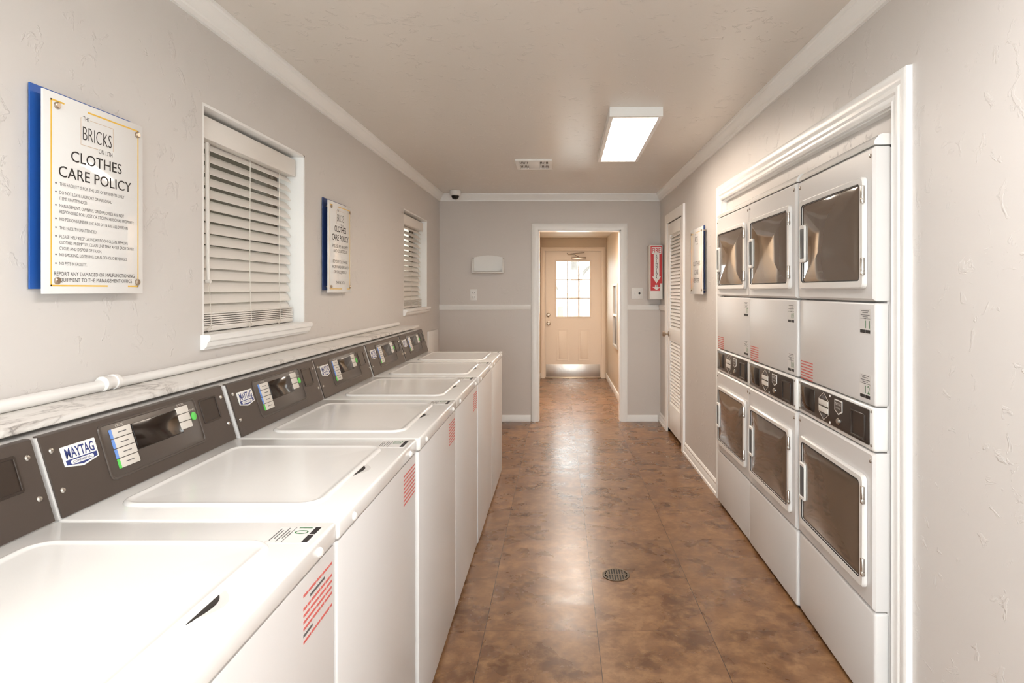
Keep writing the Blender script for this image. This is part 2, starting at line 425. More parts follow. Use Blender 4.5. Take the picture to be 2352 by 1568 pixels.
MB().lathe([(0, 0), (.026, 0), (.026, .006), (.011, .010), (.010, .030), (.024, .038), (.028, .050), (.022, .062), (0, .066)], T=Matrix.Translation((s_ + .055, .96, .004))).build('knob', 'brass', d)
for z in (.32, 1.72): MB().box(lw - s_ - .008, lw - s_ + .016, z, z + .10, .002, .009, .002).build('hinge', 'trim', d)

# ------------------------------------------------------------------ outside door of the hall
d = sempty('door_2', frame((HD0, YH, 0), (1, 0, 0), (0, 0, 1), (0, -1, 0))); dw = HD1 - HD0
MB().sweep([(0, 0), (0, HDZ), (dw, HDZ), (dw, 0)], [(0, -.1), (0, .012), (.012, .018), (.05, .018), (.06, .012), (.06, 0), (.004, 0), (.004, -.1)]).build('door_casing', 'doorpaint', d)
gx0, gx1, gz0, gz1 = .181, .709, .967, 1.838
b = MB(); e = -.003; zf, zb = -.020, -.062
b.box(e, gx0, .012, HDZ + .002, zb, zf); b.box(gx1, dw - e, .012, HDZ + .002, zb, zf); b.box(gx0, gx1, gz1, HDZ + .002, zb, zf); b.box(gx0, gx1, .012, gz0, zb, zf)
for px in (.185, .525):
    b.ring((px, px + .185, .27, .775), (px + .016, px + .169, .286, .759), zf - .001, zf + .004, .004, .004, .0015)
    b.plate(px + .035, px + .15, .305, .74, zf - .001, zf + .004, .004, .0035)
b.build('door_slab', 'doorpaint', d)
b = MB(); b.ring((gx0 - .022, gx1 + .022, gz0 - .022, gz1 + .022), (gx0 + .004, gx1 - .004, gz0 + .004, gz1 - .004), zf - .001, zf + .010, .004, .002, .004)
for k in (1, 2):
    x = gx0 + (gx1 - gx0) * k / 3; b.box(x - .010, x + .010, gz0, gz1, zf - .02, zf + .007, .003)
    z = gz0 + (gz1 - gz0) * k / 3; b.box(gx0, gx1, z - .010, z + .010, zf - .02, zf + .007, .003)
b.build('muntin_grid', 'doorpaint', d)
MB().box(gx0, gx1, gz0, gz1, -.042, -.038).build('pane', 'glass', d)
MB().box(.016, dw - .016, .018, .215, zf - .001, zf + .003, .001).build('kick_plate', 'steel', d)
for z, nm, r in ((.997, 'deadbolt', .030), (.860, 'knob', .033)):
    MB().lathe([(0, 0), (r, 0), (r, .006), (.013, .012), (.012, .028), (.024, .034), (.027, .046), (.018, .056), (0, .057)], T=Matrix.Translation((.055, z, zf))).build(nm, 'brass', d)
o = MB().box(.42, .65, 1.868, 1.905, zf, zf + .045, .006).build('door_closer', 'brass', d)
MB().tube([(.53, 1.907, zf + .03), (.47, 1.935, zf + .10), (.36, 1.945, zf + .05), (.35, 1.965, zf + .03)], .007).tube([(.40, 1.955, zf + .03), (.62, 1.975, zf + .03)], .006).build('closer_arm', 'brass', o)
struct(MB().box(HD0, HD1, YH - .01, YH + .13, 0, .012, .004).build('trim_9', 'brass'))

d = sempty('fill_door', frame((GX1, YF, 0), (-1, 0, 0), (0, 0, 1), (0, 1, 0))); gw = GX1 - GX0  # glazed doors of the added entrance, only there to admit daylight
for x0 in (0, gw / 2): MB().ring((x0 + .004, x0 + gw / 2 - .004, .01, GZ - .004), (x0 + .06, x0 + gw / 2 - .06, .16, GZ - .07), -.09, -.05, .002, .002, .003).build('fill_door_leaf', 'trim', d)
for x0 in (0, gw / 2): MB().box(x0 + .055, x0 + gw / 2 - .055, .155, GZ - .065, -.072, -.068).build('pane', 'glass', d)

# ------------------------------------------------------------------ windows on the left wall and their blinds
def window(n, y0, y1, blind_label):
    w_ = y1 - y0
    d = sempty('window_%d' % n, frame((XL, y0, WZ0), (0, 1, 0), (0, 0, 1), (1, 0, 0))); H = WZ1 - WZ0
    MB().box(0, .010, 0, H, -.17, -.001).box(w_ - .010, w_, 0, H, -.17, -.001).box(0, w_, H - .010, H, -.17, -.001).box(0, w_, 0, .008, -.17, -.001).build('reveal', 'trim', d)
    b = MB(); b.ring((.010, w_ - .010, .008, H - .010), (.05, w_ - .05, .05, H - .05), -.165, -.13, .002, .002, .004); b.box(.05, w_ - .05, H / 2 - .02, H / 2 + .02, -.16, -.135, .003); b.build('sash', 'sash', d)
    MB().box(.045, w_ - .045, .045, H - .045, -.150, -.146).build('pane', 'dimpane', d)
    SP = [(0, -.041), (.012, -.041), (.016, -.034), (.022, -.030), (.026, -.014), (.034, -.008), (.036, .006), (.030, .012), (-.16, .012), (-.16, .006), (0, .004)]
    MB().loft([[(-.012, q, p) for p, q in SP[:8]] + [(-.012, .012, 0), (-.012, 0, 0)], [(w_ + .012, q, p) for p, q in SP[:8]] + [(w_ + .012, .012, 0), (w_ + .012, 0, 0)]]).box(.0, w_, .006, .0125, -.13, .004).build('window_sill', 'trim', d)
    # the blind
    k = thing('window_blind', blind_label, 'blind', frame((XL, y0, WZ0 + .0125), (0, 1, 0), (0, 0, 1), (1, 0, 0)), 'slatted blinds in the left wall windows')
    Hb = H - .0225
    b = MB(); b.box(.016, w_ - .03, Hb - .100, Hb - .018, -.042, -.032, .003); b.box(w_ - .036, w_ - .028, Hb - .100, Hb - .018, -.095, -.034, .002); b.box(.016, .022, Hb - .100, Hb - .018, -.095, -.034, .002)
    b.build('valance', 'blind', k)
    MB().box(.018, w_ - .032, Hb - .098, Hb - .01, -.098, -.048, .002).build('headrail', 'blind', k)
    b = MB(); zt, zb_ = Hb - .112, .085; ns = 15; xs0, xs1 = .016, w_ - .03
    for i in range(ns):
        zc = zt - (zt - zb_) * i / (ns - 1); sl = random.uniform(-.0015, .0015)
        ang = math.radians(-45 - 15 * min(1, i / 10.0) + random.uniform(-2, 2))
        # a gently crowned slat, room edge low
        pr = []
        for side in (1, -1):
            for q in range(5) if side == 1 else range(4, -1, -1):
                t = -.025 + .05 * q / 4; pr.append((t, side * .0013 + .0035 * (1 - (t / .025) ** 2)))
        ca, sa = math.cos(ang), math.sin(ang)
        ring = lambda x, dz: [(x, zc + dz + t * sa * 1.0 + v_ * ca, -.072 + t * ca - v_ * sa) for t, v_ in pr]
        b.loft([ring(xs0, sl), ring(xs1, -sl)])
    b.build('slats', 'blind', k)
    b = MB()
    for i in range(6): b.box(xs0, xs1 - .004 * i, .026 + .0085 * i, .0315 + .0085 * i, -.098 + .001 * i, -.046 + .001 * i, .0012)
    b.build('slat_stack', 'blind', k)
    MB().box(xs0, xs1, .004, .024, -.098, -.046, .004).build('bottom_rail', 'blind', k)
    MB().tube([(.080, Hb - .115, -.030), (.082, Hb - .55, -.028), (.083, .195, -.026)], .0065, 8).cyl((.083, .19), .0075, -.034, -.019).build('tilt_wand', 'blind', k)
    for x in (.115, w_ * .475, w_ - .19):
        MB().tube([(x, Hb - .11, -.040), (x, .22, -.041), (x + .012, .06, -.042), (x + .015, .02, -.042)], .0014, 6).tube([(x + .015, .03, -.042), (x - .01, .018, -.038), (x - .03, .012, -.036), (x - .012, .004, -.036), (x + .01, .016, -.037)], .0016, 6).build('ladder_cord', 'cord', k)
window(1, *WINS[0], 'white slatted blind in the near left window, between the two wall signs')
window(2, *WINS[1], 'white slatted blind in the far left window, beside the back corner')

# ------------------------------------------------------------------ washers
WW = .690; DECK = .917
FACE_O = Vector((-.569, 0, DECK)); FV = Vector((-.05, 0, .166)); FL = FV.length; FVn = FV.normalized(); FN = Vector((0, 1, 0)).cross(FVn)
FC = frame(FACE_O, (0, 1, 0), FVn, FN)   # u away, v up the face, w out
def sticker(parent, T, num):
    st = MB(T).plate(0, .080, 0, .084, 0, .0005, .003).build('number_sticker', 'sticker', parent)
    b = MB(T)
    b.text(num, .043, .020, .027, width=.031, z0=.0005, bold=-.012); b.build('number', 'greenink', st)
    b = MB(T); b.plate(.004, .038, .004, .015, .0005, .0009); b.build('black_bar', 'ink', st); MB(T).plate(.042, .076, .004, .015, .0005, .0009).build('black_bar', 'ink', st)
    b = MB(T)
    for y, x0, x1 in ((.078, .012, .068), (.072, .02, .06), (.064, .008, .072), (.058, .022, .058)): b.plate(x0, x1, y - .0011, y + .0011, .0005, .0008)
    b.plate(.004, .034, .0515, .0528, .0005, .0008); b.plate(.046, .076, .0515, .0528, .0005, .0008); b.plate(.034, .046, .0508, .0535, .0005, .0008)
    b.build('small_print', 'inkgrey', st)
    return st
def red_label(parent, T, w_=.14, rows=8, extra=False):
    b = MB(T); rng = random.Random(3)
    for i in range(rows):
        y = -i * .0118; x = 0
        if extra and i in (1, 6): continue
        while x < w_ - .006:
            l = rng.uniform(.016, .05); l = min(l, w_ - x); b.plate(x, x + l - .003, y - .0024, y + .0024, 0, .0005); x += l
    o = b.build('warning_label', 'redink', parent)
    if extra:
        for xa, xb, y in ((.03, .10, -.0118), (.0, .04, -.0708)): MB(T).plate(xa, xb, y - .0024, y + .0024, 0, .0005).build('warning_label_line', 'inkgrey', o)
    return o

def build_washer():
    t = thing('washer', 'washer', 'washing machine')
    MB().box(-.66, -.003, .002, WW - .002, .012, DECK - .043, .006).build('cabinet', 'offwhite_shaded', t)
    MB().box(-.64, -.03, .02, WW - .02, 0, .012).build('plinth', 'rubber', t)
    b = MB(); b.box(-.66, 0, 0, WW, DECK - .041, DECK, .007, seg=3); b.build('deck', 'enamel', t)
    # lid: rim, gutter and slightly dished pan
    x0, x1, y0, y1 = -.515, -.075, .082, .585
    def R(i, z, r=.045): return [(x, y, z) for x, y in rr_pts(x0 + i, x1 - i, y0 + i, y1 - i, max(r - i, .004), 8)]
    rings = [R(-.004, DECK - .002), R(-.003, DECK + .002), R(.000, DECK + .0055), R(.004, DECK + .0068), R(.008, DECK + .0062), R(.013, DECK + .0040), R(.020, DECK + .0034), R(.06, DECK + .0024), R(.13, DECK + .0016)]
    lid = MB().loft(rings, cap0=False).build('lid', 'enamel', t)
    b = MB(); n = 14; pts = []
    for i in range(n + 1):
        a = -1 + 2 * i / n; pts.append((x1 + .001 + .013 * (1 - a * a) * (1 + .55 * a), (y0 + y1) / 2 + .010 + .048 * a))
    for i in range(n, -1, -1):
        a = -1 + 2 * i / n; pts.append((x1 - .001 + .004 * (1 - abs(a)), (y0 + y1) / 2 + .010 + .048 * a))
    b.poly(pts, DECK - .001, DECK + .0012); b.build('lid_handle', 'dark', lid, label='dark finger notch')
    b = MB(); pts2 = [(x1 + .003 + .026 * max(0, 1 - a * a) , (y0 + y1) / 2 + .025 + .046 * a) for a in [-1 + 2 * i / n for i in range(n + 1)]]
    b.poly(pts2, DECK - .001, DECK + .0006); b.build('finger_scoop', 'cabgrey', lid)
    # console
    sec = [(-.569, DECK), (-.619, 1.083), (-.705, 1.083), (-.705, 1.04), (-.66, 1.04), (-.66, DECK)]
    MB().loft([[(x, .0005, z) for x, z in sec], [(x, WW - .0005, z) for x, z in sec]]).build('console', 'offwhite_shaded', t)
    g = .0045
    sec2 = [(-.569 + .001, DECK + .003), (-.569 + g, DECK + .003), (-.619 + g, 1.0835), (-.620, 1.086), (-.627, 1.086), (-.627, 1.0832), (-.619, 1.0832)]
    cp = MB().loft([[(x, .005, z) for x, z in sec2], [(x, WW - .005, z) for x, z in sec2]]).build('control_panel', 'console', t)
    w0 = g * .95
    MB(FC).ring((.155, .535, .030, .163), (.161, .529, .036, .157), w0 - .001, w0 + .003, .016, .012, .0014).plate(.160, .530, .035, .158, w0 - .001, w0 + .0012, .012, .0005).build('keypad_bezel', 'console2', cp)
    MB(FC).plate(.262, .446, .078, .144, w0, w0 + .0035, .003, .001).build('display', 'display', cp)
    for k in range(4):
        MB(FC).plate(.190, .258, .0515 + .0238 * k, .0735 + .0238 * k, w0, w0 + .003, .002, .0008).build('button', 'button', cp)
        MB(FC).plate(.212, .240, .0615 + .0238 * k, .0637 + .0238 * k, w0 + .003, w0 + .0034).build('button_text', 'inkgrey', cp.children[-1])
        MB(FC).plate(.187, .1935, .0515 + .0238 * k, .0735 + .0238 * k, w0, w0 + .0036, .001).build('button_stripe', 'green' if k == 0 else 'bluestrip', cp)
    for k in range(3): MB(FC).plate(.438, .490, .086 + .0215 * k, .1055 + .0215 * k, w0, w0 + .0042, .002, .0008).build('button', 'button', cp)
    MB(FC).cyl((.508, .112), .0115, w0, w0 + .004, bev=.001).build('start_button', 'green', cp)
    for wd_, u_, v_, l_ in (('CYCLES', .224, .148, .026), ('OPTIONS', .464, .152, .030), ('START', .508, .128, .026)): MB(FC).text(wd_, u_, v_, .0052, width=l_, align='C', z0=w0 + .0012).build('keypad_lettering', 'button', cp)
    MB(FC).ring((.550, .640, .078, .152), (.556, .634, .084, .146), w0 - .001, w0 + .003, .005, .003, .001).plate(.552, .638, .080, .150, w0 - .002, w0 + .0006).build('card_reader', 'panel', cp)
    # maker's badge
    bd = MB(FC).poly([(.045, .098), (.085, .090), (.092, .089), (.099, .090), (.139, .098), (.140, .138), (.138, .140), (.046, .140), (.044, .138)], w0 - .001, w0 + .0025).build('badge', 'plastic', cp)
    MB(FC).poly([(.049, .100), (.092, .093), (.135, .100), (.135, .110), (.049, .110)], w0 + .0025, w0 + .003).build('badge_band', 'blueink', bd)
    MB(FC).text('MAYTAG', .092, .113, .0215, width=.080, align='C', z0=w0 + .0025, bold=.02).build('badge_lettering', 'blueink', bd)
    MB(FC).plate(.060, .124, .0985, .1075, w0 + .003, w0 + .0034, .004).build('badge_pill', 'plastic', bd)
    MB(FC).text('COMMERCIAL', .092, .1006, .0048, width=.054, align='C', z0=w0 + .0035).build('badge_lettering', 'blueink', bd)
    for u in (.024, WW - .024):
        for v in (.055, .140): MB(FC).lathe([(.0062, 0), (.0062, .001), (.004, .0035), (0, .0042)], 12, T=Matrix.Translation((u, v, w0))).build('screw', 'chrome', cp)
    for y in (.090, WW - .090):
        MB(frame((0, y, DECK - .024), (0, 1, 0), (0, 0, 1), (1, 0, 0))).lathe([(.0095, -.001), (.0095, .002), (.006, .006), (0, .007)], 14).build('screw', 'plastic', t)
    return t

W_ROWS = [  # front x, near y, label
    (-.449, .560, '01', 'white top-load washer with the 01 sticker, nearest and cut off by the photo edge'),
    (-.446, 1.256, '02', 'white top-load washer with the 02 sticker, second in the row from the camera'),
    (-.437, 1.952, '03', 'white top-load washer third in the row from the camera, green start button showing'),
    (-.437, 2.648, '04', 'white top-load washer fourth from the camera, orange-brown reflection in its display'),
    (-.432, 3.344, '05', 'white top-load washer next to the last one at the far end of the row'),
    (-.430, 4.040, '06', 'white top-load washer at the far end of the row, nearest the doorway'),
]
proto = build_washer(); washers = [proto] + [copy_tree(proto) for _ in range(5)]
TS = lambda: frame((-.014, WW - .027 - .080, DECK), (0, 1, 0), (-1, 0, 0), (0, 0, 1))
for t, (x, y, num, lab) in zip(washers, W_ROWS):
    t.location = (x, y, 0); tag(t, lab, 'washing machine', 'top-load washers along the left wall')
    sticker(t, frame((-.014, WW - .027 - .080, DECK), (0, 1, 0), (-1, 0, 0), (0, 0, 1)), num)
    if num in ('01', '02', '03', '04'):
        red_label(t, frame((-.003, WW - .155, DECK - .075), (0, 1, 0), (0, 0, 1), (1, 0, 0)), extra=(num == '01'))

# marbled ledge behind the washers, pipe above it
t = thing('wall_ledge', 'long narrow ledge covered in grey-veined white marble film behind the washers', 'shelf', Matrix.Translation((XL, 0, 1.092)))
sec = [(0, 0), (.160, 0), (.1655, .003), (.1665, .009), (.1655, .015), (.160, .018), (0, .018)]
MB().loft([[(p, -.9, z) for p, z in sec], [(p, 4.85, z) for p, z in sec]]).build('ledge_board', 'marble', t)
for y in (.9, 2.6, 4.3): MB().poly([(0, 0), (.10, 0), (.10, -.012), (.02, -.14), (0, -.14)], -.01, .01, T=frame((0, y, 0), (1, 0, 0), (0, 0, 1), (0, -1, 0))).build('bracket', 'trim', t)
t = thing('pipe', 'white pipe with a coupling running along the left wall above the marble ledge', 'pipe', Matrix.Translation((XL + .016, 0, 1.1256)))
MB().tube([(0, -.9, 0), (0, 1.69, 0)], .0155, 16).build('pipe_section', 'plastic', t)
MB().tube([(0, 1.71, -.001), (0, 4.78, -.001)], .0140, 16).build('pipe_section', 'plastic', t)
MB().lathe([(.0155, -.028), (.0205, -.026), (.0205, -.012), (.0185, -.008), (.0185, .010), (.0215, .012), (.0215, .026), (.015, .028)], 20, T=frame((.0047, 1.70, .005), (1, 0, 0), (0, 0, -1), (0, 1, 0))).build('coupling', 'plastic', t)

t = thing('wall_panel', 'small white panel on the left wall beyond the last washer', 'panel', Matrix.Translation((XL, 5.92, .70)))
MB().box(0, .018, 0, .44, 0, .285, .003).build('cover', 'trim', t)

# ------------------------------------------------------------------ stacked dryers
DW = .684; DD = .66
def build_dryer():
    t = thing('stacked_dryer', 'dryer', 'dryer')
    Fd = frame((0, DW, 0), (0, -1, 0), (0, 0, 1), (-1, 0, 0))    # u to the right along the front, v up, w out
    def shell(x0, z0, z1, bev=.010): return MB().box(x0, .052, .002, DW - .002, z0, z1, bev, seg=3)
    MB().box(.045, DD, .006, DW - .006, .02, 1.846).build('cabinet', 'offwhite_shaded', t)
    MB().box(.02, DD - .02, .02, DW - .02, 0, .02).build('plinth', 'rubber', t)
    shell(.003, .014, .342).build('base_panel', 'offwhite_shaded', t)
    shell(.004, 1.008, 1.343, .008).build('service_panel', 'offwhite_shaded', t)
    for z0, z1, dz0, dz1 in ((.347, .857, .400, .772), (1.349, 1.850, 1.389, 1.761)):
        # front panel with an opening, rounded vertical edges
        o_ = (.002, DW - .002, z0, z1); i_ = (.085, .600, dz0 + .04, dz1 - .04)
        fp = MB(Fd).ring(o_, i_, -.052, 0, .003, .02, .008).build('front_panel', 'offwhite_shaded', t)
        MB(Fd).ring(i_, (.11, .575, dz0 + .06, dz1 - .06), -.060, -.035, .01, .03, .003).build('drum_surround', 'drum', fp)
        cx, cz = .3425, (dz0 + dz1) / 2
        b = MB(Fd); R = .15; n = 28
        b.loft([[(cx + r_ * math.cos(2 * PI * i / n), cz + r_ * .86 * math.sin(2 * PI * i / n), z) for i in range(n)] for r_, z in ((.20, -.045), (.155, -.060), (.15, -.30), (.02, -.31))], cap0=False)
        b.build('drum', 'drum', fp)
        dr = MB(Fd).ring((.050, .640, dz0, dz1), (.079, .610, dz0 + .030, dz1 - .025), .001, .016, .022, .012, .005).build('door', 'enamel', t)
        MB(Fd).ring((.076, .613, dz0 + .027, dz1 - .022), (.0788, .6102, dz0 + .0298, dz1 - .0248), .0125, .0158, .012, .012, .0004).build('gasket', 'rubber', dr)
        # slightly domed smoked window
        rings = []
        for f_, w_ in ((1, .0105), (.93, .0125), (.7, .0165), (.4, .019), (.1, .020)):
            hx, hz = (.610 - .079) / 2, (dz1 - dz0 - .055) / 2; mx, mz = (.079 + .610) / 2, (dz0 + .030 + dz1 - .025) / 2
            rings.append([(x, y, w_) for x, y in rr_pts(mx - hx * f_, mx + hx * f_, mz - hz * f_, mz + hz * f_, .012 * f_, 5)])
        MB(Fd).loft(rings, cap0=False).build('window', 'smoked', dr)
        hz0 = (dz0 + dz1) / 2 - .075
        h = MB(Fd); h.ring((.066, .126, hz0, hz0 + .155), (.071, .121, hz0 + .016, hz0 + .139), .013, .022, .012, .007, .003)
        hd = h.build('handle', 'plastic', dr)
        MB(Fd).plate(.070, .122, hz0 + .015, hz0 + .140, .012, .0205, .006, .002).build('grip_insert', 'grip', hd)
        for hz in (dz0 + .045, dz1 - .090):
            MB(Fd).box(.633, .648, hz, hz + .058, .012, .022, .002).build('hinge', 'chrome', dr)
            MB(Fd).box(.640, .650, hz + .004, hz + .016, .012, .024, .001).build('hinge_pin', 'chrome', dr)
        for u in (.022, DW - .022): MB(Fd).lathe([(.0075, -.001), (.0075, .001), (.005, .004), (0, .005)], 12, T=Matrix.Translation((u, z1 - .028, 0))).build('screw', 'chrome', t)
    # control strip
    shell(.000, .861, 1.004, .010).build('control_housing', 'enamel', t)
    cp = MB(Fd).plate(.030, .656, .878, .994, 0, .003, .006, .001).build('control_panel', 'panel', t)
    MB(Fd).plate(.046, .190, .892, .982, .003, .0045, .004, .001).build('display', 'display', cp)
    b = MB(Fd); hx, z0 = .282, .003
    for s in (1, -1):
        b.poly([(hx - .048, .936 + s * .026), (hx, .936 + s * .054), (hx + .048, .936 + s * .026), (hx + .044, .936 + s * .026), (hx, .936 + s * .0515), (hx - .044, .936 + s * .026)][::s], z0, z0 + .0006)
    for s in (1, -1): b.box(hx + s * .0465 - .0012, hx + s * .0465 + .0012, .910, .962, z0, z0 + .0006)
    b.build('button_outline', 'button', cp)
    for s in (1, -1): MB(Fd).plate(hx - .044, hx + .044, .936 + s * .0135 - .0105, .936 + s * .0135 + .0105, z0, z0 + .003, .002, .0008).build('button', 'button', cp)
    for s in (1, -1): MB(Fd).poly([(hx - .026, .936 + s * .030), (hx + .026, .936 + s * .030), (hx, .936 + s * .046)], z0, z0 + .001).build('arrow_mark', 'inkgrey', cp)
    bd = MB(Fd).poly([(.388, .944), (.421, .930), (.454, .944), (.454, .984), (.388, .984)], z0, z0 + .002).build('badge', 'plastic', cp)
    MB(Fd).poly([(.392, .947), (.421, .935), (.450, .947), (.450, .980), (.392, .980)], z0 + .002, z0 + .0026).build('badge_face', 'console2', bd)
    MB(Fd).text('MAYTAG', .421, .964, .011, width=.050, align='C', z0=z0 + .0026).text('COMMERCIAL', .421, .952, .005, width=.044, align='C', z0=z0 + .0026).build('badge_lettering', 'plastic', bd)
    MB(Fd).lathe([(.0125, 0), (.0125, .004), (.009, .007), (.009, .009), (0, .009)], 16, T=Matrix.Translation((.425, .908, z0))).build('lock', 'chrome', cp)
    MB(Fd).ring((.528, .632, .888, .975), (.534, .626, .894, .969), z0, z0 + .006, .004, .003, .001).plate(.530, .630, .890, .973, z0, z0 + .0015).build('card_reader', 'panel', cp)
    for u, v in ((.343, .986), (.343, .886)): MB(Fd).lathe([(.005, 0), (.005, .001), (0, .003)], 10, T=Matrix.Translation((u, v, z0))).build('screw', 'plastic', cp)
    for u in (.018, DW - .018):
        for v in (.880, .990): MB(Fd).lathe([(.005, -.001), (.005, .001), (0, .003)], 10, T=Matrix.Translation((u, v, 0))).build('screw', 'chrome', t)
    # top cap with its sloping front edge
    CP = [(.004, 1.854), (.001, 1.860), (.003, 1.868), (.018, 1.886), (.028, 1.890), (DD, 1.890), (DD, 1.854)]
    MB().loft([[(x, .002, z) for x, z in CP], [(x, DW - .002, z) for x, z in CP]]).build('top_cap', 'enamel', t)
    return t
D_ROWS = [ # x front at near edge, near y, yaw, stickers, label
    (1.038, 3.366, 0.0, ('07', '08'), 'stacked white twin dryer with 07 and 08 stickers, farthest of the three'),
    (1.029, 2.678, 0.45, ('09', '10'), 'stacked white twin dryer with 09 and 10 stickers, middle of the three'),
    (1.015, 1.990, 1.9, ('11', '12'), 'stacked white twin dryer with 11 and 12 stickers, nearest of the three'),
]
proto = build_dryer(); dryers = [proto] + [copy_tree(proto) for _ in range(2)]
for t, (x, y, yaw, nums, lab) in zip(dryers, D_ROWS):
    t.location = (x, y, 0); t.rotation_euler = (0, 0, -math.radians(yaw)); tag(t, lab, 'dryer', 'stacked dryers in the right wall alcove')
    Fd = frame((.004, DW, 0), (0, -1, 0), (0, 0, 1), (-1, 0, 0))
    sticker(t, Fd @ Matrix.Translation((.575, 1.238, 0)), nums[0]); sticker(t, Fd @ Matrix.Translation((.575, 1.022, 0)), nums[1])
    red_label(t, Fd @ Matrix.Translation((.020, 1.083, 0)), .135, 7)

# ------------------------------------------------------------------ signs
def sign(Fs, w_, h_, kind, label, backmat, b0=-.005, b1=-.012):
    t = thing('wall_sign', label, 'sign', Fs, 'acrylic laundry rule signs')
    MB().box(b0, w_ + b1, .012, h_ + .012, .004, .008).build('backing', backmat, t)
    p = MB().box(0, w_, 0, h_, .029, .034, .0008).build('panel', 'signwhite', t); z = .0341
    b = MB(); k = .004
    if kind != 'center':
        b.box(.022, .022 + k, .018, h_ - .017, z, z + .0003); b.box(w_ - .019 - k, w_ - .019, .018, h_ - .017, z, z + .0003)
        b.box(.022, .064, h_ - .017 - k, h_ - .017, z, z + .0003); b.box(.141, w_ - .019, h_ - .017 - k, h_ - .017, z, z + .0003)
        b.box(.022, .211, .018, .018 + k, z, z + .0003); b.box(.290, w_ - .019, .018, .018 + k, z, z + .0003)
    else:
        b.box(.03, .033, .03, h_ - .03, z, z + .0003); b.box(w_ - .033, w_ - .03, .03, h_ - .03, z, z + .0003); b.box(.03, .10, h_ - .033, h_ - .03, z, z + .0003); b.box(.16, w_ - .03, h_ - .033, h_ - .03, z, z + .0003)
    b.build('border', 'gold', p)
    cx = .1745 if kind == 'policy' else .184 if kind == 'prompt' else w_ / 2
    # building logo: THE / BRICKS / ON 13TH in a thin square
    def word(nm, mat_, *a, **k): MB().text(*a, z0=z, **k).build(nm, mat_, p)
    lb, lh = (.3956, .036) if kind == 'policy' else (.394, .040)
    q = (cx - .058, cx + .058, lb - .014, lb + lh + .020)
    MB().ring(q, (q[0] + .0012, q[1] - .0012, q[2] + .0012, q[3] - .0012), z, z + .0002, .0001, .0001, 0).build('logo_frame', 'peach', p)
    MB().box(cx - .053, cx - .026, q[3] - .006, q[3] + .004, z, z + .00035).build('logo_gap', 'signwhite', p)
    MB().box(cx + .002, cx + .060, q[2] - .006, q[2] + .006, z, z + .00035).build('logo_gap', 'signwhite', p)
    word('logo_lettering', 'ink', 'THE', cx - .051, q[3] - .005, .0105, width=.022)
    word('logo_lettering', 'ink', 'BRICKS', cx, lb, lh, width=.102, align='C', bold=-.012)
    word('logo_lettering', 'ink', 'ON 13TH', cx + .004, q[2] - .009, .0115, width=.050)
    if kind == 'policy':
        word('heading', 'ink', 'CLOTHES', cx, .333, .0275, width=.180, align='C', bold=.004); word('heading', 'ink', 'CARE POLICY', cx, .288, .0275, width=.257, align='C', bold=.004)
        lines = [('THIS FACILITY IS FOR THE USE OF RESIDENTS ONLY', .226, 1, .270), ('DO NOT LEAVE LAUNDRY OR PERSONAL', .177, 1, .249), ('ITEMS UNATTENDED.', .090, 0, .2345), ('MANAGEMENT, OWNERS, OR EMPLOYEES ARE NOT', .225, 1, .2166), ('RESPONSIBLE FOR LOST OR STOLEN PERSONAL PROPERTY', .265, 0, .2020),
                 ('NO PERSONS UNDER THE AGE OF 16 ARE ALLOWED IN', .240, 1, .1836), ('THIS FACILITY UNATTENDED.', .123, 1, .162), ('PLEASE HELP KEEP LAUNDRY ROOM CLEAN. REMOVE', .240, 1, .141), ('CLOTHES PROMPTLY, CLEAN LINT TRAY AFTER EACH DRYER', .265, 0, .1265), ('CYCLE, AND DISPOSE OF TRASH.', .140, 0, .112), ('NO SMOKING, LOITERING, OR ALCOHOLIC BEVERAGES.', .238, 1, .096), ('NO PETS IN FACILITY.', .088, 1, .0746)]
        for s, wd, bl, y in lines:
            word('rule_line', 'inkgrey', s, .0487, y - .0040, .0080, width=wd)
            if bl: MB().cyl((.038, y), .0021, z, z + .0004, 12).build('bullet', 'ink', p)
        word('rule_line', 'ink', 'REPORT ANY DAMAGED OR MALFUNCTIONING', cx, .0445, .0098, width=.2835, align='C', bold=-.004); word('rule_line', 'ink', 'EQUIPMENT TO THE MANAGEMENT OFFICE', cx, .0295, .0098, width=.263, align='C', bold=-.004)
    elif kind == 'prompt':
        word('heading', 'ink', 'CLOTHES', cx, .335, .033, width=.183, align='C', bold=.008); word('heading', 'ink', 'CARE POLICY', cx, .287, .033, width=.260, align='C', bold=.008)
        for s, y, wd in (('PLEASE BE PROMPT', .2555, .243), ('AND COURTEOUS', .230, .213), ('REMOVE CLOTHING', .1707, .230), ('FROM WASHERS AND', .1417, .260), ('DRYERS QUICKLY', .114, .203), ('THANK YOU', .055, .148)):
            word('rule_line', 'inkgrey', s, cx, y - .0085, .017, width=wd, align='C')
    else:
        word('heading', 'ink', 'CLOTHES', cx + .01, .214, .034, width=.240, align='C'); word('heading', 'ink', 'CARE', cx, .150, .034, width=.135, align='C'); word('heading', 'ink', 'CENTER', cx, .088, .032, width=.200, align='C')
    for x in (.040, w_ - .026):
        for y in (.032, h_ - .030):
            MB().lathe([(.004, .006), (.004, .034), (.0085, .0342), (.0085, .039), (.006, .041), (0, .041)], 14, T=Matrix.Translation((x, y, 0))).build('standoff', 'brass', t)
    return t
FLW = lambda y, z: frame((XL, y, z), (0, 1, 0), (0, 0, 1), (1, 0, 0))
sign(FLW(1.467, 1.376), .353, .489, 'policy', 'large white rules sign on blue backing at the near end of the left wall', 'blue')
sign(FLW(3.285, 1.372), .362, .494, 'prompt', 'white rules sign on navy backing between the two left windows', 'navy')
sign(FR(4.879) @ Matrix.Translation((0, 1.354, 0)), .413, .496, 'center', 'white laundry sign on the right wall between louvred door and dryers', 'navy', -.05, -.062)

